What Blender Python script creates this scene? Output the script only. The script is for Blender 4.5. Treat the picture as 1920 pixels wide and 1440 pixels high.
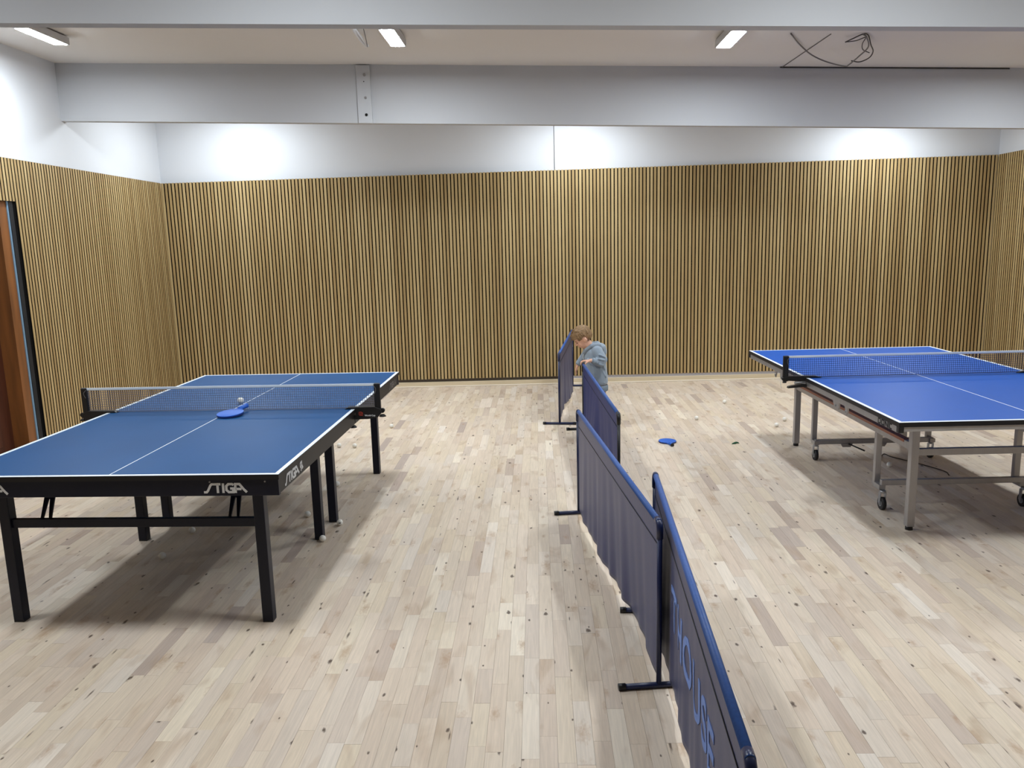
import bpy, bmesh, math, random
from mathutils import Vector, Matrix
PI = math.pi
for o in list(bpy.data.objects): bpy.data.objects.remove(o)
scene = bpy.context.scene
COL = scene.collection
random.seed(11)

# ---------------------------------------------------------------- camera
CAM_R = Vector((0.9992, 0.0304, -0.0258)); CAM_F = Vector((-0.0345, 0.9839, -0.1753))
CAM_F.normalize(); CAM_R = (CAM_R - CAM_F * CAM_R.dot(CAM_F)).normalized(); CAM_U = CAM_R.cross(CAM_F)
CAM_P = Vector((0, 0, 1.7253))
cd = bpy.data.cameras.new('camera'); cam = bpy.data.objects.new('camera', cd); COL.objects.link(cam)
cd.sensor_width = 36.0; cd.lens = 28.173; cd.clip_start = 0.05; cd.clip_end = 60
cam.matrix_world = Matrix(((CAM_R.x, CAM_U.x, -CAM_F.x, CAM_P.x), (CAM_R.y, CAM_U.y, -CAM_F.y, CAM_P.y),
                           (CAM_R.z, CAM_U.z, -CAM_F.z, CAM_P.z), (0, 0, 0, 1)))
scene.camera = cam
# ---------------------------------------------------------------- world / exposure
w = bpy.data.worlds.new('world'); scene.world = w; w.use_nodes = True
w.node_tree.nodes['Background'].inputs[0].default_value = (0.75, 0.85, 1.0, 1)
w.node_tree.nodes['Background'].inputs[1].default_value = 0.0
scene.view_settings.view_transform = 'Standard'; scene.view_settings.look = 'None'
scene.view_settings.gamma = 1.0; scene.view_settings.use_curve_mapping = False
scene.view_settings.exposure = 0.0
LAMP_COL = (0.86, 0.94, 1.0); LAMP_STRENGTH = 240.0

# ---------------------------------------------------------------- material helpers
def lin(c):
    return tuple(((v / 255) / 12.92 if v / 255 <= .04045 else (((v / 255) + .055) / 1.055) ** 2.4) for v in c)
def mat(name, col, rough=.5, metal=0.0, spec=.5, srgb=True, noise=0.0, nscale=(20, 20, 20), bump=0.0, emit=None, estr=0, sheen=0.0, coat=0.0, alpha=None):
    m = bpy.data.materials.new(name); m.use_nodes = True
    nt = m.node_tree; b = nt.nodes['Principled BSDF']
    c = lin(col) if srgb else col
    b.inputs['Base Color'].default_value = (*c, 1); b.inputs['Roughness'].default_value = rough
    b.inputs['Metallic'].default_value = metal; b.inputs['Specular IOR Level'].default_value = spec
    if sheen: b.inputs['Sheen Weight'].default_value = sheen
    if coat: b.inputs['Coat Weight'].default_value = coat
    if emit: b.inputs['Emission Color'].default_value = (*emit, 1); b.inputs['Emission Strength'].default_value = estr
    if noise or bump:
        tc = nt.nodes.new('ShaderNodeTexCoord'); mp = nt.nodes.new('ShaderNodeMapping'); mp.inputs['Scale'].default_value = nscale
        nz = nt.nodes.new('ShaderNodeTexNoise'); nz.inputs['Scale'].default_value = 1; nz.inputs['Detail'].default_value = 4
        nt.links.new(tc.outputs['Object'], mp.inputs[0]); nt.links.new(mp.outputs[0], nz.inputs['Vector'])
        if noise:
            r = nt.nodes.new('ShaderNodeMapRange'); r.inputs[1].default_value = .3; r.inputs[2].default_value = .7
            r.inputs[3].default_value = 1 - noise; r.inputs[4].default_value = 1 + noise
            nt.links.new(nz.outputs[0], r.inputs[0])
            mx = nt.nodes.new('ShaderNodeMix'); mx.data_type = 'RGBA'; mx.blend_type = 'MULTIPLY'; mx.inputs[0].default_value = 1
            mx.inputs[6].default_value = (*c, 1)
            nt.links.new(r.outputs[0], mx.inputs[7]); nt.links.new(mx.outputs[2], b.inputs['Base Color'])
        if bump:
            bp = nt.nodes.new('ShaderNodeBump'); bp.inputs['Strength'].default_value = bump; bp.inputs['Distance'].default_value = .004
            nt.links.new(nz.outputs[0], bp.inputs['Height']); nt.links.new(bp.outputs[0], b.inputs['Normal'])
    return m

def N(nt, t, **kw):
    n = nt.nodes.new(t)
    for k, v in kw.items(): setattr(n, k, v)
    return n
def mix(nt, fac, a, b, mode='MIX'):
    n = N(nt, 'ShaderNodeMix', data_type='RGBA', blend_type=mode)
    for s, v in ((0, fac), (6, a), (7, b)):
        if isinstance(v, (int, float)): n.inputs[s].default_value = v
        elif isinstance(v, tuple): n.inputs[s].default_value = (*v, 1) if len(v) == 3 else v
        else: nt.links.new(v, n.inputs[s])
    return n.outputs[2]
def ramp(nt, src, stops, interp='LINEAR'):
    r = N(nt, 'ShaderNodeValToRGB'); r.color_ramp.interpolation = interp
    els = r.color_ramp.elements
    while len(els) < len(stops): els.new(.5)
    for e, (p, c) in zip(els, stops):
        e.position = p; e.color = (*c, 1) if isinstance(c, tuple) else (c, c, c, 1)
    nt.links.new(src, r.inputs[0]); return r.outputs[0]

def floor_material():
    m = bpy.data.materials.new('oak_parquet'); m.use_nodes = True; nt = m.node_tree; b = nt.nodes['Principled BSDF']
    geo = N(nt, 'ShaderNodeNewGeometry'); att = N(nt, 'ShaderNodeAttribute', attribute_name='tone'); att2 = N(nt, 'ShaderNodeAttribute', attribute_name='seed')
    off = N(nt, 'ShaderNodeCombineXYZ'); ml = N(nt, 'ShaderNodeMath', operation='MULTIPLY'); ml.inputs[1].default_value = 37.0
    nt.links.new(att2.outputs['Fac'], ml.inputs[0]); nt.links.new(ml.outputs[0], off.inputs[2]); nt.links.new(ml.outputs[0], off.inputs[1])
    ad = N(nt, 'ShaderNodeVectorMath', operation='ADD'); nt.links.new(geo.outputs['Position'], ad.inputs[0]); nt.links.new(off.outputs[0], ad.inputs[1])
    def mapped(s):
        mp = N(nt, 'ShaderNodeMapping'); mp.inputs['Scale'].default_value = s; nt.links.new(ad.outputs[0], mp.inputs[0]); return mp.outputs[0]
    def noise(s, detail=3, dist=0.0):
        n = N(nt, 'ShaderNodeTexNoise'); n.inputs['Scale'].default_value = 1; n.inputs['Detail'].default_value = detail; n.inputs['Distortion'].default_value = dist
        nt.links.new(mapped(s), n.inputs['Vector']); return n.outputs[0]
    base = ramp(nt, att.outputs['Fac'], [(.04, FLOOR[0]), (.14, FLOOR[1]), (.45, FLOOR[2]), (.8, FLOOR[3]), (1, FLOOR[4])])
    tint = ramp(nt, att2.outputs['Fac'], [(0, (1.0, .985, .93)), (.35, (1, 1, 1)), (.65, (1.0, .975, .965)), (.9, (.975, .985, 1.02)), (1, (.95, .96, 1.0))])
    base = mix(nt, 1.0, base, tint, 'MULTIPLY')
    # slow heartwood blotches
    bl = ramp(nt, noise((9, 3.0, 1), 3, .6), [(.56, 0.0), (.72, 1.0)])
    c1 = mix(nt, N_mul(nt, bl, .55), base, FLOOR[5])
    # fine grain
    gr = ramp(nt, noise((170, 5, 1), 4, 1.2), [(.3, .90), (.7, 1.05)])
    c2 = mix(nt, .75, c1, gr, 'MULTIPLY')
    gr2 = ramp(nt, noise((38, 2.2, 1), 2, 2.5), [(.35, .93), (.65, 1.04)])
    c2 = mix(nt, .8, c2, gr2, 'MULTIPLY')
    # knots: sparse voronoi cells
    def knots(scale, keep, r0, r1, rough):
        v = N(nt, 'ShaderNodeTexVoronoi', voronoi_dimensions='2D'); v.inputs['Scale'].default_value = 1; nt.links.new(mapped(scale), v.inputs['Vector'])
        nz = noise((95, 45, 1), 3)
        sepc = N(nt, 'ShaderNodeSeparateColor'); nt.links.new(v.outputs['Color'], sepc.inputs[0])
        sz = N(nt, 'ShaderNodeMapRange'); nt.links.new(sepc.outputs[1], sz.inputs[0]); sz.inputs[3].default_value = 2.2; sz.inputs[4].default_value = .62
        ds = N(nt, 'ShaderNodeMath', operation='MULTIPLY'); nt.links.new(v.outputs['Distance'], ds.inputs[0]); nt.links.new(sz.outputs[0], ds.inputs[1])
        d = N(nt, 'ShaderNodeMath', operation='MULTIPLY_ADD'); nt.links.new(nz, d.inputs[0]); d.inputs[1].default_value = rough; nt.links.new(ds.outputs[0], d.inputs[2])
        sp = ramp(nt, d.outputs[0], [(r0 + rough * .5, 1.0), (r1 + rough * .5, 0.0)])
        k = N(nt, 'ShaderNodeMath', operation='LESS_THAN'); nt.links.new(sepc.outputs[0], k.inputs[0]); k.inputs[1].default_value = keep
        mm = N(nt, 'ShaderNodeMath', operation='MULTIPLY'); nt.links.new(sp, mm.inputs[0]); nt.links.new(k.outputs[0], mm.inputs[1]); return mm.outputs[0]
    c3 = mix(nt, N_mul(nt, knots((9, 3.6, 1), .30, .0, .26, .45), .6), c2, FLOOR[6])
    c4 = mix(nt, N_mul(nt, knots((11, 5.6, 1), .30, .035, .095, .16), .9), c3, FLOOR[7])
    c5 = mix(nt, N_mul(nt, knots((26, 3.2, 1), .05, .03, .13, .14), .85), c4, FLOOR[7])
    nt.links.new(c5, b.inputs['Base Color'])
    rr = ramp(nt, noise((12, 3, 1), 2), [(.3, .50), (.7, .62)]); nt.links.new(rr, b.inputs['Roughness'])
    b.inputs['Specular IOR Level'].default_value = .32
    bp = N(nt, 'ShaderNodeBump'); bp.inputs['Strength'].default_value = .06; bp.inputs['Distance'].default_value = .002
    nt.links.new(noise((170, 5, 1), 3), bp.inputs['Height']); nt.links.new(bp.outputs[0], b.inputs['Normal'])
    return m
def N_mul(nt, s, k):
    n = N(nt, 'ShaderNodeMath', operation='MULTIPLY'); nt.links.new(s, n.inputs[0]); n.inputs[1].default_value = k; return n.outputs[0]

FLOOR = [lin((184, 166, 152)), lin((203, 185, 167)), lin((213, 196, 176)), lin((218, 203, 184)), lin((228, 215, 198)), lin((178, 152, 126)), lin((168, 134, 102)), lin((70, 50, 36))]

def slat_material():
    m = bpy.data.materials.new('oak_veneer_slat'); m.use_nodes = True; nt = m.node_tree; b = nt.nodes['Principled BSDF']
    oi = N(nt, 'ShaderNodeObjectInfo'); geo = N(nt, 'ShaderNodeNewGeometry')
    base = ramp(nt, oi.outputs['Random'], [(0, lin((163, 136, 92))), (.5, lin((175, 149, 103))), (1, lin((188, 163, 117)))])
    mp = N(nt, 'ShaderNodeMapping'); mp.inputs['Scale'].default_value = (160, 160, 4); nt.links.new(geo.outputs['Position'], mp.inputs[0])
    n = N(nt, 'ShaderNodeTexNoise'); n.inputs['Scale'].default_value = 1; n.inputs['Detail'].default_value = 4; n.inputs['Distortion'].default_value = .8
    nt.links.new(mp.outputs[0], n.inputs['Vector'])
    g = ramp(nt, n.outputs[0], [(.3, .86), (.7, 1.10)])
    nt.links.new(mix(nt, .9, base, g, 'MULTIPLY'), b.inputs['Base Color'])
    b.inputs['Roughness'].default_value = .55; b.inputs['Specular IOR Level'].default_value = .3
    return m

M = {}
M['white_wall'] = mat('white_wall_paint', (214, 216, 220), .85, spec=.2, noise=.02, nscale=(1.2, 1.2, 1.2))
M['ceiling'] = mat('ceiling_paint', (222, 218, 214), .9, spec=.15, noise=.02, nscale=(.8, .8, .8))
M['beam'] = mat('beam_paint', (190, 191, 194), .8, spec=.2, noise=.02, nscale=(1, 1, 1))
M['floor'] = floor_material()
M['subfloor'] = mat('subfloor_dark', (110, 88, 66), .9)
M['slat'] = slat_material()
M['felt'] = mat('black_felt', (13, 11, 10), .95, spec=.1)
M['plinth'] = mat('pale_pine_plinth', (205, 188, 158), .6, noise=.06, nscale=(3, 3, 60))
M['plinth_edge'] = mat('pale_floor_strip', (228, 216, 198), .6)
M['grey_strip'] = mat('grey_wall_strip', (172, 168, 172), .7)
M['brown_trim'] = mat('dark_brown_trim', (52, 40, 26), .6)
M['door_wood'] = mat('dark_red_brown_door', (74, 36, 20), .45, noise=.35, nscale=(6, 18, 1.2))
M['jamb_wood'] = mat('orange_pine_jamb', (124, 76, 36), .5, noise=.3, nscale=(14, 14, 1.5))
M['foil'] = mat('pale_blue_foil', (120, 150, 175), .5)
M['black_gap'] = mat('black_gap_fill', (14, 15, 19), .7)
M['lamp_house'] = mat('lamp_housing_white', (196, 196, 198), .5)
M['lamp_glow'] = mat('lamp_diffuser', (255, 255, 255), .5, emit=LAMP_COL, estr=LAMP_STRENGTH)
M['cable_white'] = mat('white_cable', (225, 226, 230), .5)
M['cable_grey'] = mat('grey_cable', (112, 108, 106), .5)
M['cable_dark'] = mat('dark_cable', (52, 48, 48), .5)
M['bolt'] = mat('bolt_grey', (150, 148, 148), .4, metal=.6)
M['hole'] = mat('black_hole', (8, 8, 8), .9)
M['l_top'] = mat('petrol_blue_tabletop', (24, 78, 130), .45, spec=.16, noise=.05, nscale=(3, 3, 3))
M['r_top'] = mat('bright_blue_tabletop', (18, 82, 170), .45, spec=.16, noise=.03, nscale=(3, 3, 3))
M['line'] = mat('white_line_paint', (232, 238, 244), .45)
M['black_frame'] = mat('black_painted_steel', (13, 16, 34), .40, spec=.3, noise=.08, nscale=(6, 6, 6))
M['black_edge'] = mat('black_table_edge', (18, 17, 20), .45, spec=.4)
M['alu'] = mat('grey_aluminium', (168, 165, 164), .42, metal=.55, noise=.05, nscale=(30, 30, 2))
M['rail_reflect'] = mat('red_brown_rail_reflection', (150, 84, 56), .45)
M['black_plastic'] = mat('black_plastic', (16, 16, 19), .4)
M['wheel'] = mat('black_wheel_rubber', (26, 26, 29), .6)
M['steel'] = mat('zinc_steel', (176, 180, 186), .3, metal=.85)
M['net_navy'] = mat('navy_net_thread', (44, 52, 82), .8)
M['net_grey'] = mat('grey_net_thread', (108, 110, 128), .8)
M['tape'] = mat('white_net_tape', (214, 220, 226), .7)
M['print_white'] = mat('white_print', (216, 216, 216), .6)
M['print_black'] = mat('black_print', (18, 18, 22), .6)
M['print_red'] = mat('red_print', (176, 58, 40), .6)
M['print_blue'] = mat('pale_blue_print', (112, 140, 205), .7)
M['fabric'] = mat('navy_nylon', (38, 46, 94), .42, spec=.42, sheen=.06, bump=.12, nscale=(60, 60, 60))
M['fabric_b'] = mat('blue_nylon', (24, 36, 96), .6, spec=.25, sheen=.04, bump=.12, nscale=(60, 60, 60))
M['rail_blue'] = mat('blue_rail_sleeve', (34, 78, 148), .5, spec=.5, noise=.12, nscale=(90, 90, 90))
M['navy_tube'] = mat('navy_steel_tube', (24, 34, 72), .32, spec=.5)
M['ball'] = mat('white_celluloid', (236, 232, 222), .4)
M['bat_blue'] = mat('blue_plastic_bat', (40, 104, 205), .4)
M['bat_dark'] = mat('dark_blue_bat_edge', (20, 42, 110), .5)
M['skin'] = mat('child_skin', (222, 172, 146), .55, noise=.04, nscale=(40, 40, 40))
M['hair'] = mat('light_brown_hair', (128, 99, 65), .6, noise=.3, nscale=(50, 260, 50), bump=.5)
M['hoodie'] = mat('grey_blue_marl_cotton', (138, 150, 162), .9, spec=.15, noise=.06, nscale=(300, 300, 300), sheen=.3)
M['hoodie_rib'] = mat('grey_rib_cotton', (126, 138, 148), .9, spec=.15)
M['trousers'] = mat('brown_trousers', (112, 76, 46), .85)
M['shoe'] = mat('dark_shoe', (40, 38, 42), .6)
M['eye'] = mat('dark_eye', (30, 22, 18), .25)
M['lip'] = mat('child_lip', (196, 120, 108), .5)
M['string'] = mat('brown_string', (66, 50, 36), .8)
M['leaf'] = mat('dark_green_leaf', (40, 88, 60), .7)

# ---------------------------------------------------------------- object helpers
def link(name, me, m=None, parent=None, loc=None, rot=None, smooth=False):
    o = bpy.data.objects.new(name, me); COL.objects.link(o)
    if m is not None and me is not None and not me.materials: me.materials.append(m)
    if parent is not None: o.parent = parent
    if loc is not None: o.location = loc
    if rot is not None: o.rotation_euler = rot
    if smooth and me is not None:
        for p in me.polygons: p.use_smooth = True
    return o
def tag(o, label=None, cat=None, group=None, kind=None):
    if label: o['label'] = label
    if cat: o['category'] = cat
    if group: o['group'] = group
    if kind: o['kind'] = kind
    return o
def empty(name, loc, rz=0.0):
    o = bpy.data.objects.new(name, None); COL.objects.link(o); o.empty_display_size = .1
    o.location = loc; o.rotation_euler = (0, 0, rz); return o
def bm_mesh(bm, name):
    bmesh.ops.recalc_face_normals(bm, faces=bm.faces[:])
    me = bpy.data.meshes.new(name); bm.to_mesh(me); bm.free(); return me
def b_box(bm, x0, x1, y0, y1, z0, z1):
    vs = [bm.verts.new(p) for p in ((x0, y0, z0), (x1, y0, z0), (x1, y1, z0), (x0, y1, z0), (x0, y0, z1), (x1, y0, z1), (x1, y1, z1), (x0, y1, z1))]
    for f in ((0, 3, 2, 1), (4, 5, 6, 7), (0, 1, 5, 4), (1, 2, 6, 5), (2, 3, 7, 6), (3, 0, 4, 7)): bm.faces.new([vs[i] for i in f])
    return vs
def box(name, x0, x1, y0, y1, z0, z1, m, parent=None, bev=0.0, seg=2):
    bm = bmesh.new(); b_box(bm, min(x0, x1), max(x0, x1), min(y0, y1), max(y0, y1), min(z0, z1), max(z0, z1))
    if bev: bmesh.ops.bevel(bm, geom=bm.edges[:], offset=bev, segments=seg, affect='EDGES', profile=.5)
    return link(name, bm_mesh(bm, name), m, parent)
def frame_at(a, b):
    d = (b - a).normalized(); up = Vector((0, 0, 1)) if abs(d.z) < .95 else Vector((1, 0, 0))
    s = d.cross(up).normalized(); return d, s, s.cross(d)
def b_tube(bm, pts, r, n=10, cap=True):
    pts = [Vector(p) for p in pts]; rings = []; rs = r if isinstance(r, (list, tuple)) else [r] * len(pts)
    d0, s, u = frame_at(pts[0], pts[1])
    for i, p in enumerate(pts):
        if i == 0: d = (pts[1] - pts[0]).normalized()
        elif i == len(pts) - 1: d = (pts[-1] - pts[-2]).normalized()
        else: d = ((pts[i + 1] - p).normalized() + (p - pts[i - 1]).normalized()).normalized()
        s = (s - d * s.dot(d)).normalized(); u = s.cross(d)
        rings.append([bm.verts.new(p + (s * math.cos(2 * PI * k / n) + u * math.sin(2 * PI * k / n)) * rs[i]) for k in range(n)])
    for a, b in zip(rings, rings[1:]):
        for k in range(n): bm.faces.new((a[k], a[(k + 1) % n], b[(k + 1) % n], b[k]))
    if cap: bm.faces.new(rings[0][::-1]); bm.faces.new(rings[-1])
def tube(name, pts, r, m, parent=None, n=10):
    bm = bmesh.new(); b_tube(bm, pts, r, n); o = link(name, bm_mesh(bm, name), m, parent, smooth=True)
    for p in o.data.polygons:
        if len(p.vertices) > 4: p.use_smooth = False
    return o
def bez(p, n=10):
    # Catmull-Rom through points
    P = [Vector(q) for q in p]; P = [P[0] * 2 - P[1]] + P + [P[-1] * 2 - P[-2]]; out = []
    for i in range(1, len(P) - 2):
        for k in range(n):
            t = k / n; a, b, c, d = P[i - 1], P[i], P[i + 1], P[i + 2]
            out.append(.5 * ((2 * b) + (c - a) * t + (2 * a - 5 * b + 4 * c - d) * t * t + (3 * b - a - 3 * c + d) * t ** 3))
    out.append(P[-2]); return out
def prism(name, poly, axis, a0, a1, m, parent=None, bev=0.0):
    """poly: 2D points; axis 'x','y','z' extrusion between a0,a1"""
    bm = bmesh.new()
    def v3(p, a): return {'x': (a, p[0], p[1]), 'y': (p[0], a, p[1]), 'z': (p[0], p[1], a)}[axis]
    A = [bm.verts.new(v3(p, a0)) for p in poly]; B = [bm.verts.new(v3(p, a1)) for p in poly]; n = len(poly)
    bm.faces.new(A); bm.faces.new(B[::-1])
    for i in range(n): bm.faces.new((A[i], B[i], B[(i + 1) % n], A[(i + 1) % n]))
    if bev: bmesh.ops.bevel(bm, geom=bm.edges[:], offset=bev, segments=1, affect='EDGES')
    return link(name, bm_mesh(bm, name), m, parent)
def cyl(name, c, r, h, m, parent=None, axis='z', n=20, r2=None):
    c = Vector(c); d = {'x': Vector((1, 0, 0)), 'y': Vector((0, 1, 0)), 'z': Vector((0, 0, 1))}[axis]
    bm = bmesh.new(); b_tube(bm, [c - d * h / 2, c + d * h / 2], [r, r if r2 is None else r2], n)
    o = link(name, bm_mesh(bm, name), m, parent, smooth=True)
    for p in o.data.polygons:
        if len(p.vertices) > 4: p.use_smooth = False
    return o
def text_mesh(txt, size, offset=0.0, spacing=1.0, extrude=.0006):
    cu = bpy.data.curves.new('lettering', 'FONT'); cu.body = txt; cu.size = size; cu.offset = offset; cu.space_character = spacing; cu.extrude = extrude
    cu.resolution_u = 3
    o = bpy.data.objects.new('lettering_tmp', cu); COL.objects.link(o)
    dg = bpy.context.evaluated_depsgraph_get(); me = bpy.data.meshes.new_from_object(o.evaluated_get(dg))
    bpy.data.objects.remove(o); bpy.data.curves.remove(cu); me.materials.clear(); return me
def place_text(name, me, M4, m, parent):
    me.transform(M4); return link(name, me, m, parent)
def axes(origin, ex, ey, ez):
    o, a, b, c = Vector(origin), Vector(ex), Vector(ey), Vector(ez)
    return Matrix(((a.x, b.x, c.x, o.x), (a.y, b.y, c.y, o.y), (a.z, b.z, c.z, o.z), (0, 0, 0, 1)))
def strokes_mesh(strokes, wdt, ext=.0006):
    """thick polyline lettering in the xy plane"""
    bm = bmesh.new()
    for st in strokes:
        pts = [Vector((p[0], p[1])) for p in st]; L, Rr = [], []
        for i, p in enumerate(pts):
            if i == 0: d = (pts[1] - pts[0]).normalized(); k = 1
            elif i == len(pts) - 1: d = (pts[-1] - pts[-2]).normalized(); k = 1
            else:
                d1 = (p - pts[i - 1]).normalized(); d2 = (pts[i + 1] - p).normalized(); d = (d1 + d2)
                d = d.normalized() if d.length > 1e-4 else d1; k = 1 / max(.5, d.dot(d1))
            nrm = Vector((-d.y, d.x)) * wdt / 2 * k
            e = d * (wdt * .0)
            L.append(p + nrm + e); Rr.append(p - nrm + e)
        for z in (ext,):
            a = [bm.verts.new((q.x, q.y, z)) for q in L]; b = [bm.verts.new((q.x, q.y, z)) for q in Rr]
            a0 = [bm.verts.new((q.x, q.y, 0)) for q in L]; b0 = [bm.verts.new((q.x, q.y, 0)) for q in Rr]
            for i in range(len(a) - 1):
                bm.faces.new((a[i], b[i], b[i + 1], a[i + 1])); bm.faces.new((a[i], a[i + 1], a0[i + 1], a0[i])); bm.faces.new((b[i + 1], b[i], b0[i], b0[i + 1]))
    return bm_mesh(bm, 'lettering')

# ================================================================= ROOM
XL, XR, YN, YF = -4.40, 5.36, -4.2, 9.80
WA = math.atan(.0224); WY0 = 9.547           # back wall: from left corner, turned a touch
SL = .037                                     # the ceiling falls to the right
def zc(x): return 3.4555 - SL * (x + 4.4)
def zb(x): return 2.940 - SL * (x + 4.4)

# floor: subfloor slab with parquet strips as children
fl = box('floor', XL - .2, XR + .2, YN - .1, YF + .2, -.12, -.008, M['subfloor']); tag(fl, 'pale knotty oak strip parquet floor', None, kind='structure')
SW = .0625; boards = []
x = XL
while x < XR:
    y = YN + random.uniform(-.4, 0)
    while y < YF:
        ln = random.choice((.26, .32, .38, .44, .5)) * random.uniform(.92, 1.08)
        y1 = y + ln
        if y1 > YN and y < 9.9: boards.append((x, min(x + SW, XR), max(y, YN), min(y1, YF), min(1, max(0, random.gauss(.52, .21))), random.random()))
        y = y1
    x += SW
def to_px(p):
    d = Vector(p) - CAM_P; q = d.dot(CAM_F)
    if q < .05: return None
    f = 1502.57; return 960 + f * d.dot(CAM_R) / q, 720 - f * d.dot(CAM_U) / q
cand = []
for i, bd in enumerate(boards):
    p = to_px(((bd[0] + bd[1]) / 2, (bd[2] + bd[3]) / 2, 0))
    if p and 0 < p[0] < 1920 and 0 < p[1] < 1440: cand.append((-p[1], i))
near = set(i for _, i in sorted(cand)[:300])
def board_bm(bm, bd, ox=0, oy=0):
    g = .00035; dz = (bd[5] - .5) * .0004
    b_box(bm, bd[0] + g - ox, bd[1] - g - ox, bd[2] + g - oy, bd[3] - g - oy, -.012, dz)
def set_attr(me, tones, seeds):
    a = me.attributes.new('tone', 'FLOAT', 'FACE'); a.data.foreach_set('value', tones)
    a = me.attributes.new('seed', 'FLOAT', 'FACE'); a.data.foreach_set('value', seeds)
rest = bmesh.new(); tn, sd = [], []
for i, bd in enumerate(boards):
    if i in near:
        bm = bmesh.new(); cx, cy = (bd[0] + bd[1]) / 2, (bd[2] + bd[3]) / 2
        board_bm(bm, bd, cx, cy); me = bm_mesh(bm, 'floor_strip'); set_attr(me, [bd[4]] * 6, [bd[5]] * 6)
        link('floor_strip', me, M['floor'], fl, (cx, cy, 0))
    else:
        board_bm(rest, bd); tn += [bd[4]] * 6; sd += [bd[5]] * 6
me = bpy.data.meshes.new('floor_strips'); rest.to_mesh(me); rest.free(); set_attr(me, tn, sd)
tag(link('floor_strips_beyond', me, M['floor'], fl), kind='stuff')

# walls
def struct(o, label): return tag(o, label, None, kind='structure')
wb = empty('wall_back', (XL, WY0, 0), WA)
WLEN = (XR - XL) / math.cos(WA)
bm = bmesh.new(); b_box(bm, -.2, WLEN + .3, .06, .26, -.1, 3.6); wbm = bm_mesh(bm, 'wall_back')
bpy.data.objects.remove(wb); wb = link('wall_back', wbm, M['white_wall'], None, (XL, WY0, 0), (0, 0, WA)); struct(wb, 'white rear wall above tall oak slat cladding')
JOG = 4.63
box('plaster_panel', JOG, WLEN + .2, .030, .06, .0, 3.5, M['white_wall'], wb)
PITCH = .0414; SWID = .0285
def wtop(s): return 2.4995 + (2.5665 - 2.4995) * s / WLEN
bm = bmesh.new(); b_box(bm, -SWID / 2, SWID / 2, -.011, .0, 0, 1)
slat_me = bm_mesh(bm, 'slat'); slat_me.materials.append(M['slat']); slat_me.materials.append(M['felt'])
for p in slat_me.polygons: p.material_index = 0 if (p.normal.y < -.5 or abs(p.normal.z) > .5) else 1
felt = prism('felt_backing', [(0, .094), (WLEN, .094), (WLEN, wtop(WLEN) - .004), (0, wtop(0) - .004)], 'y', .003, .020, M['felt'], wb)
nsl = int(WLEN / PITCH)
for i in range(nsl):
    s = (i + .5) * WLEN / nsl; o = link('slat', slat_me, None, wb, (s, .003, .092)); o.scale = (1, 1, wtop(s) - .092)
box('bottom_trim', 0, 4.72, -.012, .03, .062, .091, M['brown_trim'], wb)
box('bottom_strip', 4.72, WLEN, .0, .03, .058, .091, M['grey_strip'], wb)
bb = box('baseboard_back', 0, WLEN - .02, -.030, .04, .002, .060, M['plinth'], None, .003); bb.location = (XL, WY0, 0); bb.rotation_euler = (0, 0, WA); struct(bb, 'low pale pine plinth along the foot of the slat wall')
box('floor_edge_strip', 0, WLEN - .02, -.050, -.030, .001, .014, M['plinth_edge'], bb, .003)

# left wall with a door opening
DY0, DY1, DZ = 5.55, 6.71, 2.165
bm = bmesh.new()
b_box(bm, -.3, -.022, 6.80, 9.80, -.05, 3.6); b_box(bm, -.3, -.022, YN - .2, DY0, -.05, 3.6); b_box(bm, -.3, -.022, DY0, 6.80, DZ + .02, 3.6)
wl = link('wall_left', bm_mesh(bm, 'wall_left'), M['white_wall'], None, (XL, 0, 0)); struct(wl, 'white left wall with slat cladding and brown door')
bm = bmesh.new(); b_box(bm, 0, .011, -SWID / 2, SWID / 2, 0, 1); slat_l = bm_mesh(bm, 'slat'); slat_l.materials.append(M['slat']); slat_l.materials.append(M['felt'])
for p in slat_l.polygons: p.material_index = 0 if (p.normal.x >  .5 or abs(p.normal.z) > .5) else 1
bm = bmesh.new(); b_box(bm, -.022, -.003, 6.78, 9.547, .07, 2.503); b_box(bm, -.022, -.003, DY0 - .1, 6.78, DZ + .012, 2.515); b_box(bm, -.022, -.003, 0, DY0 - .1, .07, 2.53)
link('felt_backing', bm_mesh(bm, 'felt_backing'), M['felt'], wl)
yy = 9.547 - .5 * PITCH - .012
while yy > .05:
    top = 2.5 + (9.55 - yy) * .006
    if yy > 6.80 or yy < DY0 - .1: z0 = .07  # unseen slats on the viewer's side of the door, added to cut bounce
    else: z0 = DZ
    o = link('slat', slat_l, None, wl, (-.003, yy, z0)); o.scale = (1, 1, top - z0); yy -= PITCH
box('baseboard_left', XL - .02, XL + .015, 6.81, 9.52, .002, .068, M['plinth'], None, .003); struct(bpy.data.objects['baseboard_left'], 'pale plinth under the left slat cladding')
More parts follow.
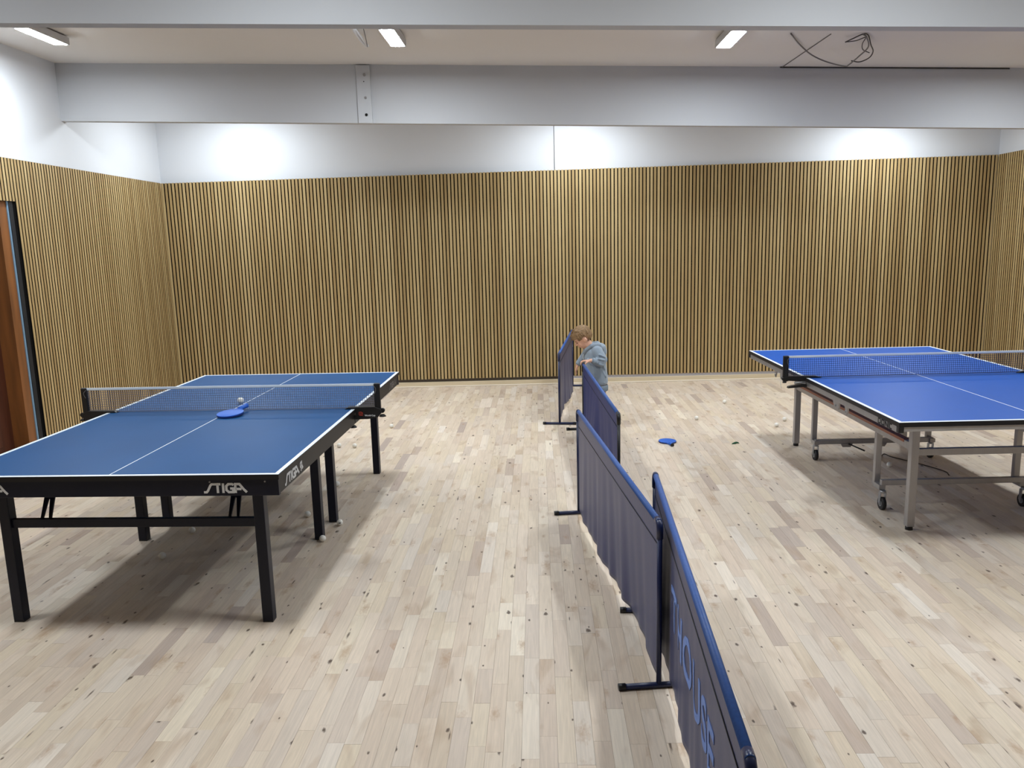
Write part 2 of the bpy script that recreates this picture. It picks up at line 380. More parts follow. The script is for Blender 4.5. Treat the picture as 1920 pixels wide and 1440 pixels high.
# door, recessed
dr = empty('door_1', (XL, DY1, 0)); bpy.data.objects.remove(dr)
dr = box('door_1', -.20, -.155, DY0 - DY1 - .0, -.10, .0, DZ, M['door_wood'], None); dr.location = (XL, DY1, 0); struct(dr, 'dark red-brown wooden door at the left wall')
for (a, b_) in ((.12, .72), (.80, 1.45), (1.53, 2.05)):
    box('door_panel', -.158, -.148, -1.0, -.26, a, b_, M['door_wood'], dr, .004)
box('moulding', -.158, -.140, -1.03, -.23, .735, .765, M['jamb_wood'], dr, .004)
tr = box('trim_1', XL - .24, XL - .020, DY1 - .105, DY1, .0, DZ, M['jamb_wood']); struct(tr, 'orange pine door jamb')
tr = box('trim_2', XL - .24, XL - .020, DY0, DY1 - .105, DZ - .06, DZ + .018, M['jamb_wood']); struct(tr, 'pine head of the door frame')
tr = box('trim_3', XL - .24, XL - .006, DY1 + .018, 6.80, .0, DZ, M['black_gap']); struct(tr, 'black strip for the felt edge and shadow gap beside the door jamb')  # felt edge and the shade of the gap, put into one black strip
tr = box('trim_4', XL - .24, XL - .012, DY1, DY1 + .018, .0, DZ, M['foil']); struct(tr, 'thin pale blue foil edge beside the door jamb')
box('door_backing', -.30, -.25, DY0 - DY1, .1, 0, DZ + .05, M['black_gap'], dr)

# right wall, wall behind the camera
wr = link('wall_right', None); bpy.data.objects.remove(wr)
bm = bmesh.new(); b_box(bm, .022, .25, YN - .2, 9.9, -.05, 3.6); wr = link('wall_right', bm_mesh(bm, 'wall_right'), M['white_wall'], None, (XR, 0, 0)); struct(wr, 'white right wall with oak slat cladding')
bm = bmesh.new(); b_box(bm, .003, .022, 0, 9.76, .07, 2.562); link('felt_backing', bm_mesh(bm, 'felt_backing'), M['felt'], wr)
bm = bmesh.new(); b_box(bm, -.011, 0, -SWID / 2, SWID / 2, 0, 1); slat_r = bm_mesh(bm, 'slat'); slat_r.materials.append(M['slat']); slat_r.materials.append(M['felt'])
for p in slat_r.polygons: p.material_index = 0 if (p.normal.x < -.5 or abs(p.normal.z) > .5) else 1
yy = 9.762 - .5 * PITCH - .012
while yy > .05:  # the unseen slats towards the viewer are added to cut bounce light
    o = link('slat', slat_r, None, wr, (.003, yy, .07)); o.scale = (1, 1, 2.566 + (9.76 - yy) * .004 - .07); yy -= PITCH
box('baseboard_right', XR - .015, XR + .02, 0, 9.72, .002, .068, M['plinth'], None, .003); struct(bpy.data.objects['baseboard_right'], 'pale plinth under the right slat cladding')
wn = box('wall_front', XL - .3, XR + .3, YN - .3, YN - .05, -.05, 3.6, M['slat']); struct(wn, 'unseen wall behind the viewer, wood tone added to cut bounce light')  # unseen wall, given the slat colour to dim the bounce fill

# ceiling and beams (sloping gently to the right)
def sloped(name, y0, y1, f0, f1, m, label):
    a, b = XL - .05, XR + .05
    o = prism(name, [(a, f0(a)), (b, f0(b)), (b, f1(b)), (a, f1(a))], 'y', y0, y1, m); return struct(o, label)
sloped('ceiling', YN - .2, YF + .2, zc, lambda x: zc(x) + .12, M['ceiling'], 'plain off-white ceiling')
for k, yb in enumerate((4.225, 7.68, .775, -2.675)):
    sloped('trim_%d' % (5 + k), yb, yb + .085, zb, lambda x: zc(x) + .03, M['beam'], ('white painted deep ceiling beam nearest the top edge', 'white painted deep ceiling beam in front of the slat wall', 'white painted ceiling beam overhead', 'white painted ceiling beam behind the viewer')[k])

# joint board on the rear beam
jx = -1.555
jb = prism('joint_board', [(jx - .065, zb(jx - .065) - .004), (jx + .065, zb(jx + .065) - .004), (jx + .062, zc(jx + .065) - .012), (jx - .065, zc(jx - .065) - .010)], 'y', 7.652, 7.680, M['beam'], None, .002)
tag(jb, 'white vertical board with three bolt holes on the rear beam', 'board')
for z_, rr, mt in ((3.255, .013, 'bolt'), (3.055, .012, 'bolt'), (2.905, .013, 'hole')):
    cyl('bolt', (jx + .012, 7.651, z_), rr, .010, M[mt], jb, 'y', 14)
cyl('screw', (jx + .004, 7.651, 3.197), .005, .006, M['hole'], jb, 'y', 8)

# ================================================================= LAMPS
def lamp(x, y, label, group):
    z = zc(x); t = empty('ceiling_lamp', (x, y, z)); t.rotation_euler = (0, math.atan(SL), 0)
    tag(t, label, 'lamp', group)
    box('housing', -.062, .062, -.27, .27, -.070, -.012, M['lamp_house'], t, .006)
    box('mounting_plate', -.045, .045, -.22, .22, -.012, .0, M['cable_grey'], t)
    bm = bmesh.new(); pts = []
    for sx, sy, a0 in ((1, 1, 0), (-1, 1, PI / 2), (-1, -1, PI), (1, -1, 1.5 * PI)):
        for k in range(5):
            a = a0 + k * PI / 8; pts.append((sx * .038 + .016 * math.cos(a), sy * .238 + .016 * math.sin(a)))
    A = [bm.verts.new((p[0], p[1], -.0712)) for p in pts]; f = bm.faces.new(A); f.normal_update()
    if f.normal.z > 0: f.normal_flip()
    me = bpy.data.meshes.new('diffuser'); bm.to_mesh(me); bm.free(); link('diffuser', me, M['lamp_glow'], t)
    return t
for xx, lab in ((-3.76, 'white LED ceiling lamp in the top left corner'), (-1.06, 'white LED ceiling lamp beside the short dangling white wires'),
                (1.485, 'white LED ceiling lamp left of the long looping grey cable'), (4.05, 'white LED ceiling lamp beyond the right edge of the picture')):
    lamp(xx, 6.41, lab, 'lamps between the two beams')
for xx, wh in ((-3.76, 'leftmost'), (-1.06, 'second from the left'), (1.485, 'third from the left'), (4.05, 'rightmost')):
    lamp(xx, 2.96, 'white LED ceiling lamp overhead, %s in the row before the first beam' % wh, 'lamps in front of the first beam')
for xx, yl, wh in ((-3.30, 8.70, 'left'), (.50, 8.78, 'middle'), (3.95, 8.90, 'right')):
    lamp(xx, yl, 'white LED ceiling lamp behind the rear beam, %s of the three by the slat wall' % wh, 'lamps behind the rear beam')

# ================================================================= CEILING CABLES
def ceil_pt(x, y, dz): return (x, y, zc(x) - dz)
t = empty('dangling_wires', ceil_pt(-1.36, 6.3, 0)); tag(t, 'short white wires dangling from the ceiling left of a lamp', 'wires')
def ch(name, pts, r, m):
    o = tube(name, bez(pts, 6), r, M[m]); o.parent = t; o.matrix_parent_inverse = Matrix.Translation(-Vector(t.location)); return o
ch('wire', [ceil_pt(-1.350, 6.29, .0), ceil_pt(-1.352, 6.45, .02), ceil_pt(-1.335, 6.60, .05), ceil_pt(-1.315, 6.67, .07)], .010, 'cable_white')
ch('wire', [ceil_pt(-1.345, 6.40, .0), ceil_pt(-1.325, 6.48, .03), ceil_pt(-1.31, 6.62, .06), ceil_pt(-1.30, 6.66, .07)], .008, 'cable_white')
ch('wire', [ceil_pt(-1.27, 6.35, .0), ceil_pt(-1.285, 6.50, .04), ceil_pt(-1.305, 6.66, .075)], .004, 'cable_grey')
t = empty('looping_cable', ceil_pt(1.92, 6.3, 0)); tag(t, 'long grey cable looping loosely under the ceiling at right', 'cable')
def on_ceil(px, py, dz):
    # point on the ceiling seen in the direction given by image-plane slopes, lowered by dz
    d = CAM_F + CAM_R * ((px - 960) / 1502.57) + CAM_U * ((720 - py) / 1502.57)
    k = (zc(0) - dz - CAM_P.z) / (d.z + SL * d.x); return CAM_P + d * k
ch('cable', [on_ceil(*p) for p in ((1483, 63, .01), (1500, 84, .02), (1522, 103, .05), (1550, 116, .10), (1583, 124, .14), (1592, 121, .14), (1610, 106, .10), (1628, 88, .06), (1625, 70, .03), (1618, 64, .01))], .0055, 'cable_grey')
ch('cable', [on_ceil(*p) for p in ((1585, 79, .04), (1600, 72, .03), (1618, 64, .01), (1628, 66, .01), (1633, 84, .05), (1637, 96, .07), (1630, 108, .10), (1612, 116, .12), (1596, 114, .11))], .0045, 'cable_dark')
ch('cable', [on_ceil(*p) for p in ((1585, 79, .04), (1606, 76, .03), (1623, 70, .02), (1617, 82, .04), (1618, 93, .06), (1630, 99, .07))], .0035, 'cable_dark')
o = tube('straight_cable', [on_ceil(1461, 130, .004), on_ceil(1558, 64, .004)], .0035, M['cable_grey']); tag(o, 'thin straight grey cable clipped diagonally across the ceiling', 'cable')
o = tube('seam_shadow', [(2.22, 7.674, zc(2.22) - .006), (4.25, 7.674, zc(4.25) - .006)], .006, M['cable_dark']); tag(o, 'thin dark line drawn for the shadow gap along the top of the rear beam', 'cable')  # dark tube stands in for the shadow gap between ceiling and beam

# ================================================================= LEFT TABLE
TW, TL, TH = .7625, 1.37, .76
def white_lines(parent, half, sgn, z):
    e = .0008
    box('end_line', -TW, TW, sgn * (TL - .020), sgn * TL, z, z + e, M['line'], parent)
    box('side_line', -TW, -TW + .020, sgn * .004, sgn * (TL - .020), z, z + e, M['line'], parent)
    box('side_line', TW - .020, TW, sgn * .004, sgn * (TL - .020), z, z + e, M['line'], parent)
    box('centre_line', -.0022, .0022, sgn * .004, sgn * (TL - .020), z, z + e, M['line'], parent)
LT = empty('table_tennis_table', (-1.8701, 4.6929, 0), -.0211)
tag(LT, 'petrol-blue table tennis table on black square legs, left of the barriers', 'table')
for sgn in (-1, 1):
    tp = box('tabletop', -TW, TW, sgn * .003, sgn * TL, .738, TH, M['l_top'], LT, .0015); white_lines(tp, TL, sgn, TH)
    box('board_edge', -TW - .0015, TW + .0015, sgn * (TL - .001), sgn * (TL + .0015), .7375, .7592, M['black_edge'], tp)
    for sx in (-1, 1): box('board_edge', sx * (TW - .001), sx * (TW + .0015), sgn * .003, sgn * TL, .7375, .7592, M['black_edge'], tp)
    box('end_apron', -TW + .004, TW - .004, sgn * (TL - .028), sgn * (TL - .004), .664, .738, M['black_frame'], LT, .002)
    for sx in (-1, 1):
        box('side_apron', sx * (TW - .026), sx * (TW - .006), sgn * .006, sgn * (TL - .03), .668, .738, M['black_edge'], LT, .002)
        for yy, lx in ((1.197 if sgn < 0 else 1.222, .604 if sgn < 0 else .585), (.152, .540)):
            lg = box('leg', sx * lx - .025, sx * lx + .025, sgn * yy - .025, sgn * yy + .025, .006, .738, M['black_frame'], LT, .003)
            box('foot', sx * lx - .024, sx * lx + .024, sgn * yy - .024, sgn * yy + .024, 0, .006, M['black_plastic'], lg)
    box('stretcher', -.58 if sgn < 0 else -.56, .58 if sgn < 0 else .56, sgn * (1.197 if sgn < 0 else 1.222) - .012, sgn * (1.197 if sgn < 0 else 1.222) + .012, .466, .508, M['black_frame'], LT, .002)
    for sx in (-1, 1):
        # forked folding strut from the frame down to the stretcher
        bm = bmesh.new()
        def pt(u, v):  # u across, v along the strut
            return (sx * .45 + .02 + u, sgn * (1.080 + .100 * v), .690 - .195 * v)
        def plate(poly):
            A = [bm.verts.new(Vector(pt(*p))) for p in poly]; B = [bm.verts.new(Vector(pt(*p)) + Vector((0, sgn * .006, .006))) for p in poly]; n = len(poly)
            bm.faces.new(A); bm.faces.new(B[::-1])
            for i in range(n): bm.faces.new((A[i], B[i], B[(i + 1) % n], A[(i + 1) % n]))
        plate([(-.028, 0), (.028, 0), (.025, .56), (-.025, .56)])
        plate([(-.025, .56), (-.003, .56), (-.014, 1), (-.026, 1)]); plate([(.003, .56), (.025, .56), (.026, 1), (.014, 1)])
        link('forked_strut', bm_mesh(bm, 'forked_strut'), M['black_frame'], LT)
for sx in (-1, 1): box('centre_beam', sx * .54 - .02, sx * .54 + .02, -.125, .125, .70, .737, M['black_frame'], LT)
# STIGA lettering: slashed S + TIGA
def stiga(parent, M4, h, mt, wolf=False):
    k = h
    S = strokes_mesh([[(0, 0), (.10 * k, .16 * k), (.42 * k, .84 * k), (.52 * k, 1.0 * k), (.86 * k, 1.0 * k)], [(0, .02 * k), (.30 * k, .02 * k)]], .20 * k) if False else strokes_mesh(
        [[(-.12 * k, .09 * k), (.16 * k, .09 * k), (.30 * k, .24 * k), (.58 * k, .78 * k), (.72 * k, .91 * k), (1.0 * k, .91 * k)]], .23 * k)
    place_text('lettering', S, M4, M[mt], parent)
    st = [[(.98, .91), (1.62, .91)], [(1.30, .91), (1.30, 0)],
          [(1.86, 1.0), (1.86, 0)],
          [(2.92, .80), (2.78, .91), (2.40, .91), (2.18, .70), (2.18, .30), (2.40, .09), (2.86, .09), (2.86, .46), (2.56, .46)],
          [(3.10, .0), (3.10, .91), (3.52, .91), (3.90, .40), (4.22, .06)], [(3.10, .40), (3.70, .40)]]
    place_text('lettering', strokes_mesh([[(a * k, b * k) for a, b in s] for s in st], .24 * k), M4, M[mt], parent)
    if wolf:
        w_ = [[(4.75, .95), (4.70, .55), (4.95, .35), (4.85, .05)], [(4.75, .9), (5.2, .95), (5.15, .55), (5.55, .25)], [(4.95, .6), (5.3, .5), (5.25, .15)]]
        place_text('emblem', strokes_mesh([[(a * k, b * k) for a, b in s] for s in w_], .2 * k), M4, M[mt], parent)
YE = -TL + .0035
for x0 in (.425, -.655):
    stiga(LT, axes((x0 + .006, YE, .6775), (1, 0, 0), (0, 0, 1), (0, -1, 0)), .044, 'print_white')
XE = TW - .0055
stiga(LT, axes((XE, -1.275, .680), (0, 1, 0), (0, 0, 1), (1, 0, 0)), .046, 'print_white', True)
stiga(LT, axes((XE, 1.02, .684), (0, 1, 0), (0, 0, 1), (1, 0, 0)), .042, 'cable_grey', True)
for xx in (.455, .70, -.60): cyl('screw', (xx, YE, .728), .004, .004, M['bolt'], LT, 'y', 8)

# nets ---------------------------------------------------------------
def net(name, parent_loc, rz, thread, label, style):
    t = empty(name, (parent_loc[0], parent_loc[1], TH), rz); tag(t, label, 'net')
    hw = .886; h = .1525
    bm = bmesh.new(); st = .0128; r = .0009
    nx = int(2 * hw / st)
    for i in range(nx + 1):
        xx = -hw + 2 * hw * i / nx; b_box(bm, xx - r, xx + r, -r, r, .006, h - .012)
    nz = 10
    for k in range(nz):
        z_ = .008 + (h - .022) * k / (nz - 1); b_box(bm, -hw, hw, -r * .9, r * .9, z_ - r, z_ + r)
    tag(link('net_mesh', bm_mesh(bm, 'net_mesh'), M[thread], t), kind='stuff')
    box('top_tape', -hw, hw, -.0035, .0035, h - .014, h + .001, M['tape'], t, .002)
    tube('bottom_cord', [(-hw, 0, .006), (hw, 0, .006)], .002, M[thread], t, 6)
    for sx in (-1, 1):
        po = box('post', sx * .882, sx * .918, -.013, .013, -.02, h + .002, M['black_plastic'], t, .005)
        tube('cord', bez([(sx * .882, -.014, h - .01), (sx * .896, -.018, h - .03), (sx * .888, -.016, h - .06)], 5), .0015, M['cable_grey'], po, 6)
        if style == 'screw':
            prism('clamp_arm', [(sx * .70, .001), (sx * .72, .012), (sx * .88, .014), (sx * .918, .0), (sx * .925, -.02), (sx * .90, -.05), (sx * .84, -.060), (sx * .72, -.062), (sx * .70, -.056), (sx * .70, -.046), (sx * .769, -.046), (sx * .769, .001)], 'y', -.020, .020, M['black_plastic'], t, .002)
            sc = cyl('clamp_screw', (sx * .742, 0, -.082), .006, .045, M['steel'], t, 'z', 10)
            cyl('screw_knob', (sx * .742, 0, -.108), .024, .012, M['black_plastic'], sc, 'z', 16, .014)
            sc = cyl('tension_knob', (sx * .925, 0, -.042), .022, .012, M['black_plastic'], t, 'z', 16, .012)
            cyl('hook', (sx * .926, 0, -.012), .014, .02, M['black_plastic'], t, 'y', 12)
            if sx == 1:
                box('red_badge', .782, .815, -.0208, -.0200, -.044, -.010, M['black_edge'], t)
                place_text('emblem', strokes_mesh([[(0, .0), (.028, .0)], [(.002, .008), (.014, .011), (.026, .006)], [(.004, -.008), (.026, -.009)]], .0035), axes((.7845, -.0208, -.027), (1, 0, 0), (0, 0, 1), (0, -1, 0)), M['print_red'], t)
                place_text('lettering', text_mesh('World Cup', .0135, .0003), axes((.822, -.0203, -.042), (1, 0, 0), (0, 0, 1), (0, -1, 0)), M['print_white'], t)
        else:
            prism('clamp_arm', [(sx * .655, .003), (sx * .70, .014), (sx * .88, .016), (sx * .925, .004), (sx * .925, -.012), (sx * .80, -.022), (sx * .769, -.020), (sx * .769, .003)], 'y', -.016, .016, M['black_plastic'], t, .002)
            prism('clamp_lever', [(sx * .70, -.050), (sx * .79, -.040), (sx * .88, -.056), (sx * .885, -.068), (sx * .80, -.062), (sx * .70, -.060)], 'y', -.017, .017, M['black_plastic'], t, .002)
            tube('spring', [(sx * .770, -.018, -.026), (sx * .845, -.018, -.030)], .005, M['steel'], t, 8)
            cyl('tension_knob', (sx * .905, 0, -.026), .013, .010, M['black_plastic'], t, 'z', 14)
            tube('loose_thread', bez([(sx * .925, 0, -.005), (sx * .932, 0, -.03), (sx * .924, 0, -.07)], 4), .0012, M['print_white'], t, 5)
    return t
LN = net('table_tennis_net', (-1.8701, 4.6929), -.0211, 'net_grey', 'grey net with screw clamps across the petrol-blue table', 'screw')

# ================================================================= RIGHT TABLE
RT = empty('table_tennis_table', (2.5707, 5.4458, 0), .0201)
tag(RT, 'bright blue table tennis table on grey aluminium frame with castors', 'table')
for sgn in (-1, 1):
    tp = box('tabletop', -TW, TW, sgn * .003, sgn * TL, .736, TH, M['r_top'], RT, .0015); white_lines(tp, TL, sgn, TH)
    box('board_edge', -TW - .0015, TW + .0015, sgn * (TL - .001), sgn * (TL + .0015), .736, .7592, M['black_edge'], tp)
    for sx in (-1, 1): box('board_edge', sx * (TW - .001), sx * (TW + .0015), sgn * .003, sgn * TL, .736, .7592, M['black_edge'], tp)
    box('end_apron', -TW + .02, TW - .02, sgn * (TL - .026), sgn * (TL - .004), .710, .736, M['alu'], RT, .002)
    for sx in (-1, 1):
        box('side_apron', sx * (TW - .024), sx * (TW - .004), sgn * .006, sgn * (TL - .03), .700, .736, M['alu'], RT, .002)
        box('corner_cap', sx * (TW - .026), sx * (TW + .002), sgn * (TL - .028), sgn * (TL + .002), .704, .737, M['black_plastic'], RT, .003)
        for (y0, y1, z0) in ((.46, .57, .655), (.645, .70, .650)):
            hp = prism('hinge_plate', [(sgn * y0, .708), (sgn * y1, .708), (sgn * (y1 - .01), z0 + .01), (sgn * (y1 - .025), z0), (sgn * (y0 + .03), z0 + .004)], 'x', sx * (TW - .018), sx * (TW - .008), M['alu'], RT, .001)
            cyl('bolt', (sx * (TW - .006), sgn * (y0 + y1) / 2, z0 + .02), .007, .006, M['bolt'], hp, 'x', 8)
for sx in (-1, 1):
    X = sx * .440
    for yy, tall in ((-.885, .712), (1.075, .712)):
        lg = box('leg', X - .022, X + .022, yy - .022, yy + .022, .022, tall, M['alu'], RT, .003)
        cyl('foot', (X, yy, .011), .021, .022, M['black_plastic'], lg, 'z', 14)
        box('bracket', X - .026, X + .026, yy - .02, yy + .09, .690, .712, M['alu'], lg)
    rl = box('side_rail', X - .018, X + .018, -.86, 1.05, .475, .522, M['alu'], RT, .003)
    box('rail_reflection', X - .020, X + .020, -.80, .98, .507, .524, M['rail_reflect'], rl)  # warm reflection along the rail, put in as a red-brown strip
    for yy in (-.43, .68):
        box('upright', X - .019, X + .019, yy - .016, yy + .016, .135, .476, M['alu'], RT, .003)
        box('castor_bracket', X - .021, X + .021, yy - .09 if yy < 0 else yy - .075, yy + .0 if yy < 0 else yy + .0, .125, .156, M['alu'], RT, .003)
        cy = yy - .10 if yy < 0 else yy - .05
        cs = cyl('castor_plate', (X, cy, .118), .019, .014, M['steel'], RT, 'z', 14)
        prism('castor_fork', [(cy - .012, .115), (cy + .016, .115), (cy + .020, .045), (cy - .004, .030)], 'x', X - .019, X - .015, M['steel'], cs)
        prism('castor_fork', [(cy - .012, .115), (cy + .016, .115), (cy + .020, .045), (cy - .004, .030)], 'x', X + .015, X + .019, M['steel'], cs)
        cyl('castor_wheel', (X, cy + .004, .0400), .0400, .024, M['wheel'], cs, 'x', 24)
        cyl('wheel_hub', (X, cy + .004, .0400), .020, .027, M['steel'], cs, 'x', 16)
box('cross_bar', -.418, .418, -.897, -.873, .449, .490, M['alu'], RT, .003)
box('cross_bar', -.418, .418, 1.063, 1.087, .449, .490, M['alu'], RT, .003)
box('lower_bar', -.45, .45, -.530, -.500, .156, .191, M['alu'], RT, .003)
box('lower_bar', -.45, .45, .615, .645, .126, .163, M['alu'], RT, .003)
tube('pedal', [(-.20, .60, .13), (-.12, .50, .10)], .006, M['black_plastic'], RT, 8)
prism('pedal_bracket', [(-.26, .13), (-.17, .13), (-.185, .105), (-.245, .105)], 'y', .60, .61, M['alu'], RT)
prism('pedal_bracket', [(.0, .13), (.09, .13), (.075, .105), (.015, .105)], 'y', .60, .61, M['alu'], RT)
# DONIC lettering in squared strokes
D = []
def sq(x0, pts): D.append([((x0 + a) * .031, b * .031) for a, b in pts])
sq(0, [(0, .1), (0, .9), (.75, .9), (.9, .7), (.9, .25), (.75, .1), (0, .1)]); sq(1.35, [(0, .1), (0, .9), (.9, .9), (.9, .1), (-.08, .1)])
sq(2.7, [(0, 0), (0, .9), (.08, .9), (.85, .1), (.92, .1), (.92, 1)]); sq(4.0, [(0, 0), (0, 1)]); sq(4.4, [(.85, .9), (0, .9), (0, .1), (.85, .1)])
place_text('lettering', strokes_mesh(D, .0075), axes((-TW + .0038, -1.12, .7025), (0, -1, 0), (0, 0, 1), (-1, 0, 0)), M['print_black'], RT)
RN = net('table_tennis_net', (2.5707, 5.4458), .0201, 'net_navy', 'navy net with spring clamps across the bright blue table', 'spring')

# ================================================================= BARRIERS
def barrier(far, near_, H, label, fab, tube_m, rail_m, seed, letters=False, hem=.025, amp=.012, black=False):
    rnd = random.Random(seed)
    a, b = Vector((*far, 0)), Vector((*near_, 0)); L = (b - a).length; ang = math.atan2(b.y - a.y, b.x - a.x)
    t = empty('court_barrier', (a.x, a.y, 0), ang); tag(t, label, 'barrier', 'fabric court barriers in a row')
    r = .0115
    tube('top_rail', [(.015, 0, H - r), (L - .015, 0, H - r)], r + .001, M[rail_m], t, 14)
    for s, dirn in ((0, 1), (L, -1)):
        po = tube('post', [(s + dirn * .006, 0, .018), (s + dirn * .006, 0, H - .05)], .0105, M[tube_m], t, 12)
        tube('elbow_joint', [(s + dirn * .006, 0, H - .075), (s + dirn * .006, 0, H - .04), (s + dirn * .009, 0, H - .022), (s + dirn * .022, 0, H - .0115), (s + dirn * .045, 0, H - .0115)], .0135, M['black_plastic'] if black else M['navy_tube'], po, 12)
        ft = tube('foot_bar', [(s + dirn * .006, -.150, .0125), (s + dirn * .006, .150, .0125)], .0115, M[tube_m], t, 12)
        for e in (-1, 1): cyl('foot_cap', (s + dirn * .006, e * .145, .0135), .0135, .028, M['black_plastic'], ft, 'y', 14)
    # fabric panel
    nx, nz = 110, 26; bm = bmesh.new(); grid = []
    ph = [rnd.uniform(0, 6.3) for _ in range(8)]; fr = [rnd.uniform(.8, 1.25) for _ in range(8)]
    for i in range(nx + 1):
        row = []; u = i / nx; s = .020 + (L - .040) * u
        bulge = math.sin(PI * u) ** .5 if 0 < u < 1 else 0
        fold = .45 * math.sin(11 * fr[0] * u * 2 + ph[0]) + .35 * math.sin(23 * fr[1] * u * 2 + ph[1]) + .25 * math.sin(41 * fr[2] * u * 2 + ph[2])
        slow = .9 * math.sin(5.2 * fr[3] * u + ph[3]) + .5 * math.sin(9 * fr[4] * u + ph[4])
        hz = hem + .012 * math.sin(7 * u + ph[5]) + (.02 * math.sin(PI * u))
        for k in range(nz + 1):
            v = k / nz; z_ = (H - .012) * (1 - v) + hz * v
            g = max(0, (v - .14)) / .86
            y_ = (amp * fold * g ** .7 + amp * 1.9 * slow * g) * bulge
            pin = 1.0
            row.append(bm.verts.new((s, y_ * pin + .0, z_)))
        grid.append(row)
    for i in range(nx):
        for k in range(nz): bm.faces.new((grid[i][k], grid[i + 1][k], grid[i + 1][k + 1], grid[i][k + 1]))
    fo = link('fabric_panel', bm_mesh(bm, 'fabric_panel'), M[fab], t, smooth=True)
    md = fo.modifiers.new('thickness', 'SOLIDIFY'); md.thickness = .0022; md.offset = 0
    # stitched seam under the rail sleeve
    tube('sleeve_seam', [(.03, .0022, H - .105), (L - .03, .0022, H - .105)], .0018, M['black_edge'], fo, 6)
    tube('sleeve_seam', [(.03, -.0022, H - .105), (L - .03, -.0022, H - .105)], .0018, M['black_edge'], fo, 6)
    if letters:
        # upright capitals on the side that faces the left table; each follows the cloth
        me = text_mesh('THOUSE', .222, .0035, 1.12, .0008); xs = [v.co.x for v in me.vertices]; kx = .93 / max(xs)
        def cloth(s, z_):
            u = min(1, max(0, (s - .020) / (L - .040))); i = min(nx - 1, int(u * nx)); fr_ = u * nx - i
            def yat(ii):
                col = grid_y[ii]; zz = [c[1] for c in col]
                for k in range(nz):
                    if zz[k] >= z_ >= zz[k + 1]:
                        q = (zz[k] - z_) / (zz[k] - zz[k + 1] + 1e-9); return col[k][0] * (1 - q) + col[k + 1][0] * q
                return col[-1][0]
            return yat(i) * (1 - fr_) + yat(i + 1) * fr_
        vs = fo.data.vertices; grid_y = [[(vs[i * (nz + 1) + k].co.y, vs[i * (nz + 1) + k].co.z) for k in range(nz + 1)] for i in range(nx + 1)]
        bm2 = bmesh.new(); bm2.from_mesh(me)
        bmesh.ops.subdivide_edges(bm2, edges=[e for e in bm2.edges if e.calc_length() > .02], cuts=3)
        for v_ in bm2.verts:
            s = .70 + v_.co.x * kx; z_ = .298 + v_.co.y; off = -.0024 - v_.co.z
            v_.co = Vector((s, cloth(s, z_) + off, z_))
        me2 = bm_mesh(bm2, 'lettering'); link('lettering', me2, M['print_blue'], fo)
    return t
barrier((.514, 3.521), (.412, 1.468), .685, 'navy fabric barrier with pale blue lettering, nearest the viewer', 'fabric', 'navy_tube', 'rail_blue', 3, True, .03, .010)
barrier((.234, 4.909), (.440, 2.873), .685, 'plain navy fabric barrier with rippled hem, second from the viewer', 'fabric', 'navy_tube', 'rail_blue', 8, False, .022, .015)
barrier((.396, 7.208), (.504, 5.050), .622, 'lower blue fabric barrier with black posts that the child holds', 'fabric_b', 'black_plastic', 'rail_blue', 21, False, .02, .018, True)
barrier((.395, 9.440), (.183, 7.430), .685, 'navy fabric barrier farthest from the viewer, against the slat wall', 'fabric', 'navy_tube', 'rail_blue', 34, False, .03, .016)

# ================================================================= BALLS AND BATS
bm = bmesh.new(); bmesh.ops.create_icosphere(bm, subdivisions=3, radius=.02); ball_me = bm_mesh(bm, 'ball'); ball_me.materials.append(M['ball'])
for p in ball_me.polygons: p.use_smooth = True
balls = [(-1.750, 6.707, 'white ball on the floor beyond the petrol-blue table, left of a pair'), (-1.610, 6.688, 'white ball on the floor beyond the petrol-blue table, right of a pair'),
         (-1.422, 7.424, 'white ball lying alone between the petrol-blue table and the slat wall'), (-1.489, 5.576, 'white ball in the shade behind the middle black legs'),
         (-1.518, 4.918, 'white ball under the table just left of the middle black legs'), (-1.268, 4.752, 'white ball with a printed mark right of the middle black legs'),
         (-1.304, 4.4795, 'white ball touching the foot of the nearer middle black leg'), (-2.160, 4.243, 'white ball deep in the shade under the petrol-blue table, nearer one'),
         (-2.164, 4.652, 'dim white ball in the shade behind the stretcher of the petrol-blue table'), (1.926, 8.270, 'white ball on the open floor farthest right near the slat wall'),
         (1.491, 7.526, 'white ball on the open floor beyond the blue bat'), (2.146, 7.181, 'white ball nearer one of two beside the grey far leg'),
         (2.287, 7.410, 'white ball farther one of two beside the grey far leg'), (2.585, 5.840, 'dim white ball in the shade under the bright blue table')]
for (bx_, by_, lab) in balls:
    o = link('table_tennis_ball', ball_me, None, None, (bx_, by_, .0203)); o.rotation_euler = (bx_ * 7, by_ * 5, 0); tag(o, lab, 'ball', 'table tennis balls')
    if 'printed' in lab:
        place_text('emblem', strokes_mesh([[(-.007, -.005), (-.002, .005), (.002, -.003), (.007, .006)]], .0035), axes((0, -.0198, .002), (1, 0, 0), (0, 0, 1), (0, -1, 0)), M['print_black'], o); o.rotation_euler = (0, 0, .2)
ca, sa = math.cos(-.0211), math.sin(-.0211)
def ltw(x_, y_): return -1.8701 + ca * x_ - sa * y_, 4.6929 + sa * x_ + ca * y_
o = link('table_tennis_ball', ball_me, None, None, (*ltw(-.023, .213), TH + .0212)); tag(o, 'white ball resting on the petrol-blue tabletop behind the net', 'ball', 'table tennis balls')

